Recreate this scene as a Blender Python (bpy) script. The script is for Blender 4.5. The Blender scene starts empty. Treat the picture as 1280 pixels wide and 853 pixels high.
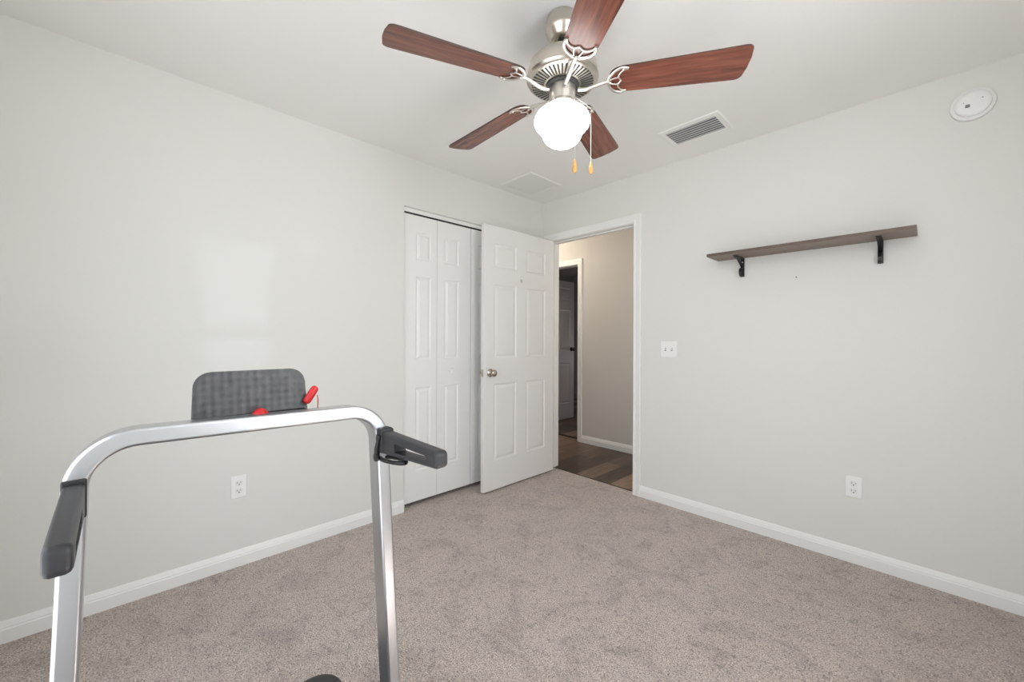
import bpy, bmesh, math, random
from mathutils import Vector, Matrix

random.seed(7)
SC = bpy.context.scene
COL = SC.collection
PI = math.pi

# ------------------------------------------------------------------ camera, world, light
cam_d = bpy.data.cameras.new('camera')
cam_d.sensor_width = 36.0
cam_d.lens = 500.68 / 1280 * 36.0
cam_d.shift_y = -0.00266
cam_d.clip_start = 0.02
cam = bpy.data.objects.new('camera', cam_d)
COL.objects.link(cam)
cam.matrix_world = (Matrix.Translation((2.4923, -2.8025, 1.1913)) @ Matrix.Rotation(math.radians(46.0708), 4, 'Z')
                    @ Matrix.Rotation(PI / 2, 4, 'X') @ Matrix.Rotation(0.004, 4, 'Z'))
SC.camera = cam

world = bpy.data.worlds.new('world')
SC.world = world
world.use_nodes = True
wn, wl = world.node_tree.nodes, world.node_tree.links
bgn = wn['Background']
bgn.inputs['Strength'].default_value = 0.83
wtc = wn.new('ShaderNodeTexCoord')
wsx = wn.new('ShaderNodeSeparateXYZ')
wl.new(wtc.outputs['Generated'], wsx.inputs['Vector'])
wmr = wn.new('ShaderNodeMapRange')
wmr.inputs['From Min'].default_value = -0.10
wmr.inputs['From Max'].default_value = 0.10
wl.new(wsx.outputs['Z'], wmr.inputs['Value'])
wmx = wn.new('ShaderNodeMix')
wmx.data_type = 'RGBA'
wmx.clamp_result = False
wmx.inputs[6].default_value = (3.40, 3.50, 3.66, 1)      # bright lower half, added to light the ceiling from below
wmx.inputs[7].default_value = (3.10, 3.30, 3.60, 1)        # hazy sky above
wl.new(wmr.outputs['Result'], wmx.inputs['Factor'])
wl.new(wmx.outputs[2], bgn.inputs['Color'])


def area_light(name, loc, rot, sx, sy, power, color=(1, 1, 1)):
    l = bpy.data.lights.new(name, 'AREA')
    l.shape = 'RECTANGLE'
    l.size, l.size_y, l.energy, l.color = sx, sy, power, color
    o = bpy.data.objects.new(name, l)
    COL.objects.link(o)
    o.location, o.rotation_euler = loc, rot
    return o


# daylight: sky through both windows; the back one, added for light, is a sky portal,
# the right one has a sunlit-sky light just outside it
bl_ = area_light('added_window_portal', (1.90, -3.47, 1.065), (PI / 2, 0, 0), 1.95, 2.07, 1.0)
bl_.data.cycles.is_portal = True
area_light('daylight_right', (3.20, -1.875, 1.535), (PI / 2 - 0.35, 0, PI / 2), 0.8, 1.6, 27, (0.97, 1.0, 1.05))


# high sun through the right-hand window: a pool of light on the carpet beside the camera
sun_d = bpy.data.lights.new('sun', 'SUN')
sun_d.energy = 280.0
sun_d.angle = 0.02
sun_d.color = (0.97, 1.0, 1.04)
sun = bpy.data.objects.new('sun', sun_d)
COL.objects.link(sun)
sun.rotation_euler = Vector((-0.36, -0.10, -1.0)).to_track_quat('-Z', 'Y').to_euler()


def point_light(name, loc, power, color, r=0.06):
    l = bpy.data.lights.new(name, 'POINT')
    l.energy, l.color, l.shadow_soft_size = power, color, r
    o = bpy.data.objects.new(name, l)
    COL.objects.link(o)
    o.location = loc
    return o


point_light('hall_lamp', (-0.85, 0.36, 2.28), 13.5, (1.0, 0.88, 0.74), 0.09)
point_light('hall_fill', (2.0, 0.45, 2.0), 12.0, (1.0, 0.92, 0.84), 0.09)  # added fill light, no known lamp at this end of the hall

point_light('far_room_fill', (-0.80, 3.25, 0.85), 12.0, (0.95, 0.93, 1.0), 0.3)  # added fill light, lifts the dim room and rakes its door

vs = SC.view_settings
vs.view_transform = 'Standard'
vs.look = 'None'
vs.gamma = 1.0
vs.use_curve_mapping = False
vs.exposure = 0.05
SC.cycles.max_bounces = 14
SC.cycles.diffuse_bounces = 10
SC.cycles.glossy_bounces = 6
SC.cycles.transparent_max_bounces = 12
SC.cycles.caustics_reflective = False
SC.cycles.caustics_refractive = False
SC.cycles.sample_clamp_indirect = 6.0

# ------------------------------------------------------------------ materials
MATS = {}


def mat(name, color, rough=0.5, metal=0.0, spec=0.5, emit=None, bump=None, vary=None):
    m = bpy.data.materials.new(name)
    m.use_nodes = True
    nt = m.node_tree
    b = nt.nodes['Principled BSDF']
    b.inputs['Base Color'].default_value = (*color, 1)
    b.inputs['Roughness'].default_value = rough
    b.inputs['Metallic'].default_value = metal
    b.inputs['Specular IOR Level'].default_value = spec
    if emit:
        b.inputs['Emission Color'].default_value = (*emit[0], 1)
        b.inputs['Emission Strength'].default_value = emit[1]
    if bump or vary:
        tc = nt.nodes.new('ShaderNodeTexCoord')
    if bump:
        scale, strength, dist = bump
        n = nt.nodes.new('ShaderNodeTexNoise')
        n.inputs['Scale'].default_value = scale
        n.inputs['Detail'].default_value = 3
        nt.links.new(tc.outputs['Object'], n.inputs['Vector'])
        bp = nt.nodes.new('ShaderNodeBump')
        bp.inputs['Strength'].default_value = strength
        bp.inputs['Distance'].default_value = dist
        nt.links.new(n.outputs['Fac'], bp.inputs['Height'])
        nt.links.new(bp.outputs['Normal'], b.inputs['Normal'])
    if vary:
        scale, amt = vary
        n = nt.nodes.new('ShaderNodeTexNoise')
        n.inputs['Scale'].default_value = scale
        n.inputs['Detail'].default_value = 4
        nt.links.new(tc.outputs['Object'], n.inputs['Vector'])
        r = nt.nodes.new('ShaderNodeValToRGB')
        r.color_ramp.elements[0].position = 0.3
        r.color_ramp.elements[1].position = 0.7
        r.color_ramp.elements[0].color = (*[c * (1 - amt) for c in color], 1)
        r.color_ramp.elements[1].color = (*[min(1, c * (1 + amt)) for c in color], 1)
        nt.links.new(n.outputs['Fac'], r.inputs['Fac'])
        nt.links.new(r.outputs['Color'], b.inputs['Base Color'])
    MATS[name] = m
    return m


WALL = (0.735, 0.735, 0.70)
M_wall_gloss = mat('wall_paint_satin', WALL, 0.035, spec=0.07)
M_wall = mat('wall_paint', WALL, 0.55, spec=0.3, bump=(90, 0.04, 0.002))
M_ceil = mat('ceiling_paint', (0.885, 0.88, 0.855), 0.9, spec=0.1, bump=(55, 0.12, 0.004))
M_trim = mat('trim_paint', (0.84, 0.84, 0.82), 0.35, spec=0.4)
M_door = mat('door_paint', (0.79, 0.78, 0.76), 0.38, spec=0.4)
M_closet = mat('closet_door_paint', (0.815, 0.815, 0.795), 0.4, spec=0.4)
M_hallwall = mat('hall_wall_paint', (0.66, 0.635, 0.60), 0.6, spec=0.3)
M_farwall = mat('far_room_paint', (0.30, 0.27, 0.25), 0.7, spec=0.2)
M_fardoor = mat('far_door_paint', (0.68, 0.66, 0.66), 0.4, spec=0.4)
M_closet_shade = mat('closet_shade', (0.25, 0.25, 0.24), 0.9, spec=0.1)  # shade inside the closet, put into one dark colour
M_black = mat('black_metal', (0.008, 0.008, 0.008), 0.42)
M_gap_shade = mat('track_gap_shade', (0.02, 0.02, 0.02), 0.6)
M_nickel = mat('brushed_nickel', (0.60, 0.56, 0.49), 0.28, 1.0, bump=(220, 0.03, 0.001))
M_nickel_light = mat('polished_nickel', (0.72, 0.69, 0.64), 0.38, 1.0)
M_knob = mat('knob_nickel', (0.46, 0.41, 0.35), 0.22, 1.0)
M_brass = mat('hinge_metal', (0.55, 0.50, 0.42), 0.35, 1.0)
M_alu = mat('brushed_aluminium', (0.60, 0.61, 0.63), 0.33, 1.0, bump=(400, 0.02, 0.001))
M_rubber = mat('black_rubber', (0.023, 0.0235, 0.026), 0.42, spec=0.5, bump=(320, 0.15, 0.001))
M_rubber_dark = mat('collar_rubber', (0.012, 0.012, 0.013), 0.5)
M_red = mat('red_plastic', (0.54, 0.014, 0.018), 0.4)
M_plastic = mat('white_plastic', (0.86, 0.86, 0.85), 0.35)
M_plastic_dim = mat('off_white_plastic', (0.80, 0.80, 0.79), 0.45)
M_slot = mat('socket_slot', (0.03, 0.03, 0.03), 0.7)
M_grey = mat('grey_lens', (0.20, 0.20, 0.20), 0.3)
M_globe = mat('lit_opal_glass', (0.9, 0.9, 0.88), 0.25, emit=((1.0, 0.985, 0.96), 7.5))
M_pend = mat('pendant_wood', (0.62, 0.33, 0.10), 0.3, vary=(60, 0.25))
M_chain = mat('chain_metal', (0.72, 0.70, 0.66), 0.3, 1.0)
M_green = mat('greenish_bracket', (0.42, 0.46, 0.33), 0.5)
M_hood = mat('treadmill_hood', (0.030, 0.030, 0.030), 0.55, bump=(500, 0.2, 0.001))
M_belt = mat('treadmill_belt', (0.02, 0.02, 0.02), 0.8, bump=(300, 0.3, 0.001))
M_duct_shade = mat('duct_shadow', (0.05, 0.05, 0.05), 0.9)
M_louver = mat('louver_paint', (0.55, 0.55, 0.56), 0.5)
M_filter = mat('hatch_panel', (0.84, 0.85, 0.825), 0.8)


def nt_of(name):
    m = bpy.data.materials.new(name)
    m.use_nodes = True
    return m, m.node_tree, m.node_tree.nodes, m.node_tree.links, m.node_tree.nodes['Principled BSDF']


def ramp(N, stops):
    r = N.new('ShaderNodeValToRGB')
    e = r.color_ramp.elements
    while len(e) < len(stops):
        e.new(0.5)
    for i, (p, c) in enumerate(stops):
        e[i].position = p
        e[i].color = (*c, 1)
    return r


def carpet_material():
    m, nt, N, L, b = nt_of('carpet')
    b.inputs['Roughness'].default_value = 1.0
    b.inputs['Specular IOR Level'].default_value = 0.05
    b.inputs['Sheen Weight'].default_value = 0.25
    tc = N.new('ShaderNodeTexCoord')

    def noise(scale, detail, rough=0.6, dist=0.0):
        n = N.new('ShaderNodeTexNoise')
        n.inputs['Scale'].default_value = scale
        n.inputs['Detail'].default_value = detail
        n.inputs['Roughness'].default_value = rough
        n.inputs['Distortion'].default_value = dist
        L.new(tc.outputs['Object'], n.inputs['Vector'])
        return n
    fine = noise(185, 3, 0.65)
    r1 = ramp(N, [(0.34, (0.150, 0.118, 0.104)), (0.46, (0.46, 0.385, 0.340)), (0.56, (0.61, 0.525, 0.475)), (0.70, (0.88, 0.78, 0.71))])
    L.new(fine.outputs['Fac'], r1.inputs['Fac'])
    mid = noise(46, 5, 0.75, 0.5)
    r2 = ramp(N, [(0.37, (0.66, 0.64, 0.65)), (0.48, (1, 1, 1)), (0.7, (1.06, 1.06, 1.06))])
    L.new(mid.outputs['Fac'], r2.inputs['Fac'])
    big = noise(6.5, 7, 0.66, 0.7)
    r3 = ramp(N, [(0.34, (0.80, 0.78, 0.79)), (0.50, (1.0, 1.0, 1.0)), (0.72, (1.09, 1.08, 1.06))])
    L.new(big.outputs['Fac'], r3.inputs['Fac'])

    def mul(a, c):
        x = N.new('ShaderNodeMix')
        x.data_type = 'RGBA'
        x.blend_type = 'MULTIPLY'
        x.inputs['Factor'].default_value = 1.0
        L.new(a, x.inputs[6])
        L.new(c, x.inputs[7])
        return x.outputs[2]
    L.new(mul(mul(r1.outputs['Color'], r2.outputs['Color']), r3.outputs['Color']), b.inputs['Base Color'])
    bp = N.new('ShaderNodeBump')
    bp.inputs['Strength'].default_value = 0.8
    bp.inputs['Distance'].default_value = 0.006
    L.new(fine.outputs['Fac'], bp.inputs['Height'])
    bp2 = N.new('ShaderNodeBump')
    bp2.inputs['Strength'].default_value = 0.6
    bp2.inputs['Distance'].default_value = 0.012
    L.new(mid.outputs['Fac'], bp2.inputs['Height'])
    L.new(bp2.outputs['Normal'], bp.inputs['Normal'])
    L.new(bp.outputs['Normal'], b.inputs['Normal'])
    return m


def plank_material():
    m, nt, N, L, b = nt_of('vinyl_planks')
    b.inputs['Roughness'].default_value = 0.38
    b.inputs['Specular IOR Level'].default_value = 0.4
    tc = N.new('ShaderNodeTexCoord')
    mp = N.new('ShaderNodeMapping')
    mp.inputs['Rotation'].default_value = (0, 0, PI / 2)
    L.new(tc.outputs['Object'], mp.inputs['Vector'])
    br = N.new('ShaderNodeTexBrick')
    br.inputs['Scale'].default_value = 1.0
    br.inputs['Brick Width'].default_value = 1.1
    br.inputs['Row Height'].default_value = 0.17
    br.inputs['Mortar Size'].default_value = 0.0015
    br.inputs['Color1'].default_value = (0, 0, 0, 1)
    br.inputs['Color2'].default_value = (1, 1, 1, 1)
    br.inputs['Mortar'].default_value = (0.1, 0.1, 0.1, 1)
    br.inputs['Bias'].default_value = 0.0
    L.new(mp.outputs['Vector'], br.inputs['Vector'])
    rp = ramp(N, [(0.0, (0.055, 0.036, 0.026)), (0.4, (0.088, 0.060, 0.044)), (0.7, (0.16, 0.110, 0.078)), (1.0, (0.29, 0.205, 0.145))])
    L.new(br.outputs['Color'], rp.inputs['Fac'])
    mp2 = N.new('ShaderNodeMapping')
    mp2.inputs['Scale'].default_value = (22.0, 2.0, 1)
    L.new(tc.outputs['Object'], mp2.inputs['Vector'])
    n = N.new('ShaderNodeTexNoise')
    n.inputs['Scale'].default_value = 2.2
    n.inputs['Detail'].default_value = 7
    n.inputs['Roughness'].default_value = 0.65
    n.inputs['Distortion'].default_value = 0.6
    L.new(mp2.outputs['Vector'], n.inputs['Vector'])
    r2 = ramp(N, [(0.3, (0.55, 0.53, 0.52)), (0.55, (1.0, 1.0, 1.0)), (0.75, (1.5, 1.46, 1.4))])
    L.new(n.outputs['Fac'], r2.inputs['Fac'])
    x = N.new('ShaderNodeMix')
    x.data_type = 'RGBA'
    x.blend_type = 'MULTIPLY'
    x.inputs['Factor'].default_value = 1.0
    L.new(rp.outputs['Color'], x.inputs[6])
    L.new(r2.outputs['Color'], x.inputs[7])
    L.new(x.outputs[2], b.inputs['Base Color'])
    return m


def wood_material(name, dark, light, rough, stretch=(3.0, 38.0, 38.0), spec=0.5, scale=1.6):
    m, nt, N, L, b = nt_of(name)
    b.inputs['Roughness'].default_value = rough
    b.inputs['Specular IOR Level'].default_value = spec
    tc = N.new('ShaderNodeTexCoord')
    mp = N.new('ShaderNodeMapping')
    mp.inputs['Scale'].default_value = stretch
    L.new(tc.outputs['Object'], mp.inputs['Vector'])
    n = N.new('ShaderNodeTexNoise')
    n.inputs['Scale'].default_value = scale
    n.inputs['Detail'].default_value = 8
    n.inputs['Roughness'].default_value = 0.62
    n.inputs['Distortion'].default_value = 0.8
    L.new(mp.outputs['Vector'], n.inputs['Vector'])
    r = ramp(N, [(0.32, dark), (0.5, tuple((a + c) / 2 for a, c in zip(dark, light))), (0.68, light)])
    L.new(n.outputs['Fac'], r.inputs['Fac'])
    L.new(r.outputs['Color'], b.inputs['Base Color'])
    return m


def textured_board_material():
    m, nt, N, L, b = nt_of('embossed_black_plastic')
    b.inputs['Roughness'].default_value = 0.45
    tc = N.new('ShaderNodeTexCoord')
    sep = N.new('ShaderNodeSeparateXYZ')
    L.new(tc.outputs['Object'], sep.inputs['Vector'])

    def mathn(op, a_, b_=None):
        q = N.new('ShaderNodeMath')
        q.operation = op
        for i_, v_ in enumerate((a_, b_)):
            if v_ is None:
                continue
            if isinstance(v_, (int, float)):
                q.inputs[i_].default_value = v_
            else:
                L.new(v_, q.inputs[i_])
        return q.outputs[0]
    k_ = 190.0
    s1_ = mathn('SINE', mathn('MULTIPLY', mathn('ADD', sep.outputs['Y'], sep.outputs['Z']), k_))
    s2_ = mathn('SINE', mathn('MULTIPLY', mathn('SUBTRACT', sep.outputs['Y'], sep.outputs['Z']), k_))
    hgt = mathn('MULTIPLY', s1_, s2_)
    bp = N.new('ShaderNodeBump')
    bp.inputs['Strength'].default_value = 0.22
    bp.inputs['Distance'].default_value = 0.002
    L.new(hgt, bp.inputs['Height'])
    L.new(bp.outputs['Normal'], b.inputs['Normal'])
    nz = N.new('ShaderNodeTexNoise')
    nz.inputs['Scale'].default_value = 55
    nz.inputs['Detail'].default_value = 4
    L.new(tc.outputs['Object'], nz.inputs['Vector'])
    r = ramp(N, [(0.3, (0.036, 0.036, 0.036)), (0.5, (0.052, 0.052, 0.051)), (0.72, (0.082, 0.082, 0.079))])
    L.new(nz.outputs['Fac'], r.inputs['Fac'])
    L.new(r.outputs['Color'], b.inputs['Base Color'])
    return m


def pane_material():
    m, nt, N, L, b = nt_of('window_glass')
    N.remove(b)
    t = N.new('ShaderNodeBsdfTransparent')
    g = N.new('ShaderNodeBsdfGlossy')
    g.inputs['Roughness'].default_value = 0.02
    mx = N.new('ShaderNodeMixShader')
    mx.inputs['Fac'].default_value = 0.06
    L.new(t.outputs[0], mx.inputs[1])
    L.new(g.outputs[0], mx.inputs[2])
    L.new(mx.outputs[0], N['Material Output'].inputs['Surface'])
    return m


M_carpet = carpet_material()
M_plank = plank_material()
M_blade = wood_material('mahogany_blade', (0.080, 0.024, 0.016), (0.235, 0.078, 0.046), 0.27)
M_blade_edge = mat('blade_edge', (0.045, 0.022, 0.016), 0.5)
M_shelf = wood_material('grey_brown_shelf_wood', (0.150, 0.112, 0.088), (0.275, 0.215, 0.175), 0.5, (1.2, 40, 40))
M_shelf_edge = wood_material('shelf_front_edge_wood', (0.085, 0.058, 0.044), (0.145, 0.102, 0.078), 0.5, (1.2, 40, 40))
M_board = textured_board_material()
M_pane = pane_material()

# ------------------------------------------------------------------ mesh helpers


def new_bm():
    return bmesh.new()


def add_box(bm, lo, hi, mi=0, bevel=0.0, seg=2):
    x0, y0, z0 = lo
    x1, y1, z1 = hi
    v = [bm.verts.new(p) for p in ((x0, y0, z0), (x1, y0, z0), (x1, y1, z0), (x0, y1, z0),
                                   (x0, y0, z1), (x1, y0, z1), (x1, y1, z1), (x0, y1, z1))]
    fs = [bm.faces.new([v[i] for i in q]) for q in ((0, 3, 2, 1), (4, 5, 6, 7), (0, 1, 5, 4), (1, 2, 6, 5), (2, 3, 7, 6), (3, 0, 4, 7))]
    for f in fs:
        f.material_index = mi
    if bevel > 0:
        es = list({e for f in fs for e in f.edges})
        r = bmesh.ops.bevel(bm, geom=es, offset=bevel, segments=seg, affect='EDGES', profile=0.5)
        for f in r['faces']:
            f.material_index = mi
    return v


def add_lathe(bm, prof, n=48, center=(0, 0, 0), axis='Z', mi=0, cap=True):
    """prof: list of (r, h). Rotates about axis through center."""
    c = Vector(center)
    rings = []
    for r, h in prof:
        ring = []
        if r < 1e-6:
            p = Vector((0, 0, h))
            ring = [p]
        else:
            ring = [Vector((r * math.cos(2 * PI * i / n), r * math.sin(2 * PI * i / n), h)) for i in range(n)]
        out = []
        for p in ring:
            if axis == 'X':
                p = Vector((p.z, p.x, p.y))
            elif axis == 'Y':
                p = Vector((p.y, p.z, p.x))
            out.append(bm.verts.new(c + p))
        rings.append(out)
    for a, b in zip(rings, rings[1:]):
        if len(a) == 1 and len(b) == 1:
            continue
        for i in range(n):
            j = (i + 1) % n
            if len(a) == 1:
                f = bm.faces.new((a[0], b[j], b[i]))
            elif len(b) == 1:
                f = bm.faces.new((a[i], a[j], b[0]))
            else:
                f = bm.faces.new((a[i], a[j], b[j], b[i]))
            f.material_index = mi
            f.smooth = True
    if cap:
        for ring in (rings[0], rings[-1]):
            if len(ring) > 2:
                f = bm.faces.new(ring)
                f.material_index = mi
    return rings


def add_tube(bm, pts, rad, n=8, mi=0, cap=True, flat=1.0):
    pts = [Vector(p) for p in pts]
    rads = rad if isinstance(rad, (list, tuple)) else [rad] * len(pts)
    rings = []
    up = Vector((0, 0, 1))
    for i, p in enumerate(pts):
        t = (pts[min(i + 1, len(pts) - 1)] - pts[max(i - 1, 0)]).normalized()
        u = up if abs(t.dot(up)) < 0.95 else Vector((1, 0, 0))
        s = t.cross(u).normalized()
        w = s.cross(t).normalized()
        rings.append([bm.verts.new(p + s * (rads[i] * math.cos(2 * PI * k / n)) + w * (flat * rads[i] * math.sin(2 * PI * k / n))) for k in range(n)])
    for a, b in zip(rings, rings[1:]):
        for i in range(n):
            j = (i + 1) % n
            f = bm.faces.new((a[i], a[j], b[j], b[i]))
            f.material_index = mi
            f.smooth = True
    if cap:
        for ring in (rings[0], rings[-1]):
            f = bm.faces.new(ring)
            f.material_index = mi


def add_prism(bm, loop, depth_vec, mi=0):
    """closed polygon (list of Vector) extruded by depth_vec"""
    d = Vector(depth_vec)
    a = [bm.verts.new(Vector(p)) for p in loop]
    b = [bm.verts.new(Vector(p) + d) for p in loop]
    fs = [bm.faces.new(a), bm.faces.new(b)]
    n = len(a)
    for i in range(n):
        j = (i + 1) % n
        fs.append(bm.faces.new((a[i], a[j], b[j], b[i])))
    for f in fs:
        f.material_index = mi
    return fs


def rrect(w, h, r, n=5):
    """rounded rectangle loop, centred, 4*(n+1) points"""
    out = []
    for cx, cy, a0 in ((w / 2 - r, h / 2 - r, 0), (-w / 2 + r, h / 2 - r, 90), (-w / 2 + r, -h / 2 + r, 180), (w / 2 - r, -h / 2 + r, 270)):
        for i in range(n + 1):
            a = math.radians(a0 + 90 * i / n)
            out.append((cx + r * math.cos(a), cy + r * math.sin(a)))
    return out


def obj(name, bm, mats, parent=None, smooth=None, loc=None):
    bmesh.ops.recalc_face_normals(bm, faces=bm.faces)
    me = bpy.data.meshes.new(name)
    bm.to_mesh(me)
    bm.free()
    for m in (mats if isinstance(mats, (list, tuple)) else [mats]):
        me.materials.append(m)
    if smooth is not None:
        me.polygons.foreach_set('use_smooth', [True] * len(me.polygons))
        me.set_sharp_from_angle(angle=math.radians(smooth))
    o = bpy.data.objects.new(name, me)
    COL.objects.link(o)
    if smooth is not None and smooth < 60:
        wn_ = o.modifiers.new('weighted_normal', 'WEIGHTED_NORMAL')
        wn_.keep_sharp = True
    if parent is not None:
        o.parent = parent
    if loc is not None:
        o.location = loc
    return o


def box_obj(name, lo, hi, m, parent=None, bevel=0.0, seg=2):
    bm = new_bm()
    add_box(bm, lo, hi, 0, bevel, seg)
    return obj(name, bm, m, parent, smooth=40 if bevel else None)


def empty(name, loc, label=None, cat=None, group=None):
    o = bpy.data.objects.new(name, None)
    o.empty_display_size = 0.1
    COL.objects.link(o)
    o.location = loc
    tag(o, label, cat, group)
    return o


def tag(o, label=None, cat=None, group=None, kind=None):
    if label:
        o['label'] = label
    if cat:
        o['category'] = cat
    if group:
        o['group'] = group
    if kind:
        o['kind'] = kind
    return o


def struct(o):
    o['kind'] = 'structure'
    return o


# ------------------------------------------------------------------ room shell
W, D, H = 3.0, 3.30, 2.44
TH = 0.114
CL0, CL1, CLH = -1.432, -0.235, 2.100        # closet opening in the left wall
DX0, DX1, DZ = 0.09, 0.925, 2.075            # clear doorway in the front wall

# left wall with closet opening
bm = new_bm()
add_box(bm, (-TH, -D - TH, 0), (0, CL0, H))
add_box(bm, (-TH, CL1, 0), (0, 0, H))
add_box(bm, (-TH, CL0, CLH), (0, CL1, H))
struct(obj('wall_left', bm, M_wall_gloss))
# front wall with doorway (jamb lining is separate)
bm = new_bm()
add_box(bm, (-TH, 0, 0), (DX0 - 0.018, TH, H))
add_box(bm, (DX1 + 0.018, 0, 0), (W + TH, TH, H))
add_box(bm, (DX0 - 0.018, 0, DZ + 0.018), (DX1 + 0.018, TH, H))
struct(obj('wall_front', bm, M_wall))
# right wall with window
WY0, WY1, WZ0, WZ1 = -2.23, -1.52, 0.80, 2.27
bm = new_bm()
add_box(bm, (W, -D - TH, 0), (W + TH, WY0, H))
add_box(bm, (W, WY1, 0), (W + TH, 0, H))
add_box(bm, (W, WY0, 0), (W + TH, WY1, WZ0))
add_box(bm, (W, WY0, WZ1), (W + TH, WY1, H))
struct(obj('wall_right', bm, M_wall))
# back wall with a wide unseen window added to light the room
BX0, BX1, BZ0, BZ1 = 0.95, 2.85, 0.05, 2.08
bm = new_bm()
add_box(bm, (0, -D - TH, 0), (BX0, -D, H))
add_box(bm, (BX1, -D - TH, 0), (W, -D, H))
add_box(bm, (BX0, -D - TH, 0), (BX1, -D, BZ0))
add_box(bm, (BX0, -D - TH, BZ1), (BX1, -D, H))
struct(obj('wall_back', bm, M_wall))
struct(box_obj('ceiling', (-TH, -D - TH, H), (W + TH, TH, H + 0.1), M_ceil))
bm = new_bm()
add_box(bm, (-TH, -D - TH, -0.1), (W + TH, 0.0, 0))
add_box(bm, (DX0 - 0.018, 0.0, -0.1), (DX1 + 0.018, 0.045, 0))
struct(obj('floor', bm, M_carpet))


def window(name, axis, a0, a1, z0, z1, pos, mull=(), rail=None):
    """framed window in a wall; axis 'X' = wall plane at x=pos, 'Y' = wall plane at y=pos (glass 60 mm outside the room face)"""
    sgn = 1 if axis == 'X' else -1

    def bx(bm, u0, u1, w0, w1, d0, d1, bev=0.003):
        p0, p1 = pos + sgn * d0, pos + sgn * d1
        lo_, hi_ = min(p0, p1), max(p0, p1)
        if axis == 'X':
            add_box(bm, (lo_, u0, w0), (hi_, u1, w1), 0, bev)
        else:
            add_box(bm, (u0, lo_, w0), (u1, hi_, w1), 0, bev)
    f = 0.032
    bm = new_bm()
    bx(bm, a0, a0 + f, z0, z1, 0.04, 0.10)
    bx(bm, a1 - f, a1, z0, z1, 0.04, 0.10)
    bx(bm, a0 + f, a1 - f, z0, z0 + f, 0.04, 0.10)
    bx(bm, a0 + f, a1 - f, z1 - f, z1, 0.04, 0.10)
    if rail:
        bx(bm, a0 + f, a1 - f, rail[0], rail[1], 0.045, 0.095)
    for mu in mull:
        bx(bm, mu - 0.011, mu + 0.011, z0 + f, z1 - f, 0.055, 0.085)
    o = struct(obj(name, bm, M_trim, smooth=40))
    bm = new_bm()
    bx(bm, a0 + 0.01, a1 - 0.01, z0 + 0.01, z1 - 0.01, 0.068, 0.072, 0)
    obj('window_pane', bm, M_pane, o)
    bm = new_bm()
    bx(bm, a0 - 0.03, a1 + 0.03, z0 - 0.022, z0, -0.03, 0.04)
    obj('window_sill', bm, M_trim, o, smooth=40)
    return o


window('window_1', 'X', WY0, WY1, WZ0, WZ1, W, (-1.825,), (1.17, 1.335))
window('window_added', 'Y', BX0, BX1, BZ0, BZ1, -D, (1.90,), None)  # unseen back window, added as a main light source


def base_profile():
    # (out from wall, height): stepped colonial base
    return [(0, 0), (0.014, 0), (0.014, 0.052), (0.0115, 0.056), (0.0115, 0.062), (0.009, 0.066), (0.007, 0.076), (0.003, 0.083), (0, 0.083)]


def baseboard(name, p0, p1, normal):
    bm = new_bm()
    n = Vector((normal[0], normal[1], 0))
    loop = [Vector((p0[0], p0[1], 0)) + n * a + Vector((0, 0, h)) for a, h in base_profile()]
    add_prism(bm, loop, Vector((p1[0] - p0[0], p1[1] - p0[1], 0)))
    return struct(obj(name, bm, M_trim, smooth=25))


baseboard('baseboard_left', (0, -D), (0, CL0), (1, 0))
baseboard('baseboard_front', (DX1 + 0.066, 0), (W, 0), (0, -1))
baseboard('baseboard_right', (W, -D), (W, -0.014), (-1, 0))
baseboard('baseboard_back', (0.014, -D), (W - 0.014, -D), (0, 1))


def casing_profile():
    # (across from inner edge, out from wall)
    return [(0, 0), (0, 0.010), (0.004, 0.0125), (0.018, 0.0125), (0.022, 0.0105), (0.027, 0.0125), (0.046, 0.017), (0.058, 0.017), (0.062, 0.014), (0.062, 0)]


def casing(name, x0, x1, ztop, y, ny, m, zb=0.0, left_outer=None, parent=None):
    """mitred door casing round the opening x0..x1, height ztop, on the wall face y, out along ny"""
    bm = new_bm()
    prof = casing_profile()
    path = [((x0, zb), (-1, 0)), ((x0, ztop), (-1, 1)), ((x1, ztop), (1, 1)), ((x1, zb), (1, 0))]
    rings = []
    for (px, pz), (dx, dz) in path:
        rings.append([bm.verts.new((px + dx * a, y + ny * o_, pz + dz * a)) for a, o_ in prof])
    for a, b in zip(rings, rings[1:]):
        for i in range(len(prof)):
            j = (i + 1) % len(prof)
            bm.faces.new((a[i], a[j], b[j], b[i]))
    bm.faces.new(rings[0])
    bm.faces.new(rings[-1])
    return struct(obj(name, bm, m, smooth=25))


casing('trim_1', DX0 - 0.004, DX1 + 0.004, DZ + 0.004, 0, -1, M_trim)
casing('trim_2', DX0 - 0.004, DX1 + 0.004, DZ + 0.004, TH, 1, M_trim)
# jamb lining + stop
bm = new_bm()
add_box(bm, (DX0 - 0.018, 0, 0), (DX0, TH, DZ))
add_box(bm, (DX1, 0, 0), (DX1 + 0.018, TH, DZ))
add_box(bm, (DX0 - 0.018, 0, DZ), (DX1 + 0.018, TH, DZ + 0.018))
add_box(bm, (DX1 - 0.011, 0.040, 0), (DX1, 0.075, DZ), 0, 0.002)
add_box(bm, (DX0, 0.040, 0), (DX0 + 0.011, 0.075, DZ), 0, 0.002)
add_box(bm, (DX0 + 0.011, 0.040, DZ - 0.011), (DX1 - 0.011, 0.075, DZ), 0, 0.002)
jamb = struct(obj('trim_3', bm, M_trim))
bm = new_bm()
add_box(bm, (DX1 - 0.0015, 0.008, 0.90), (DX1 + 0.001, 0.034, 0.965))
obj('strike_plate', bm, M_brass, jamb)

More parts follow.
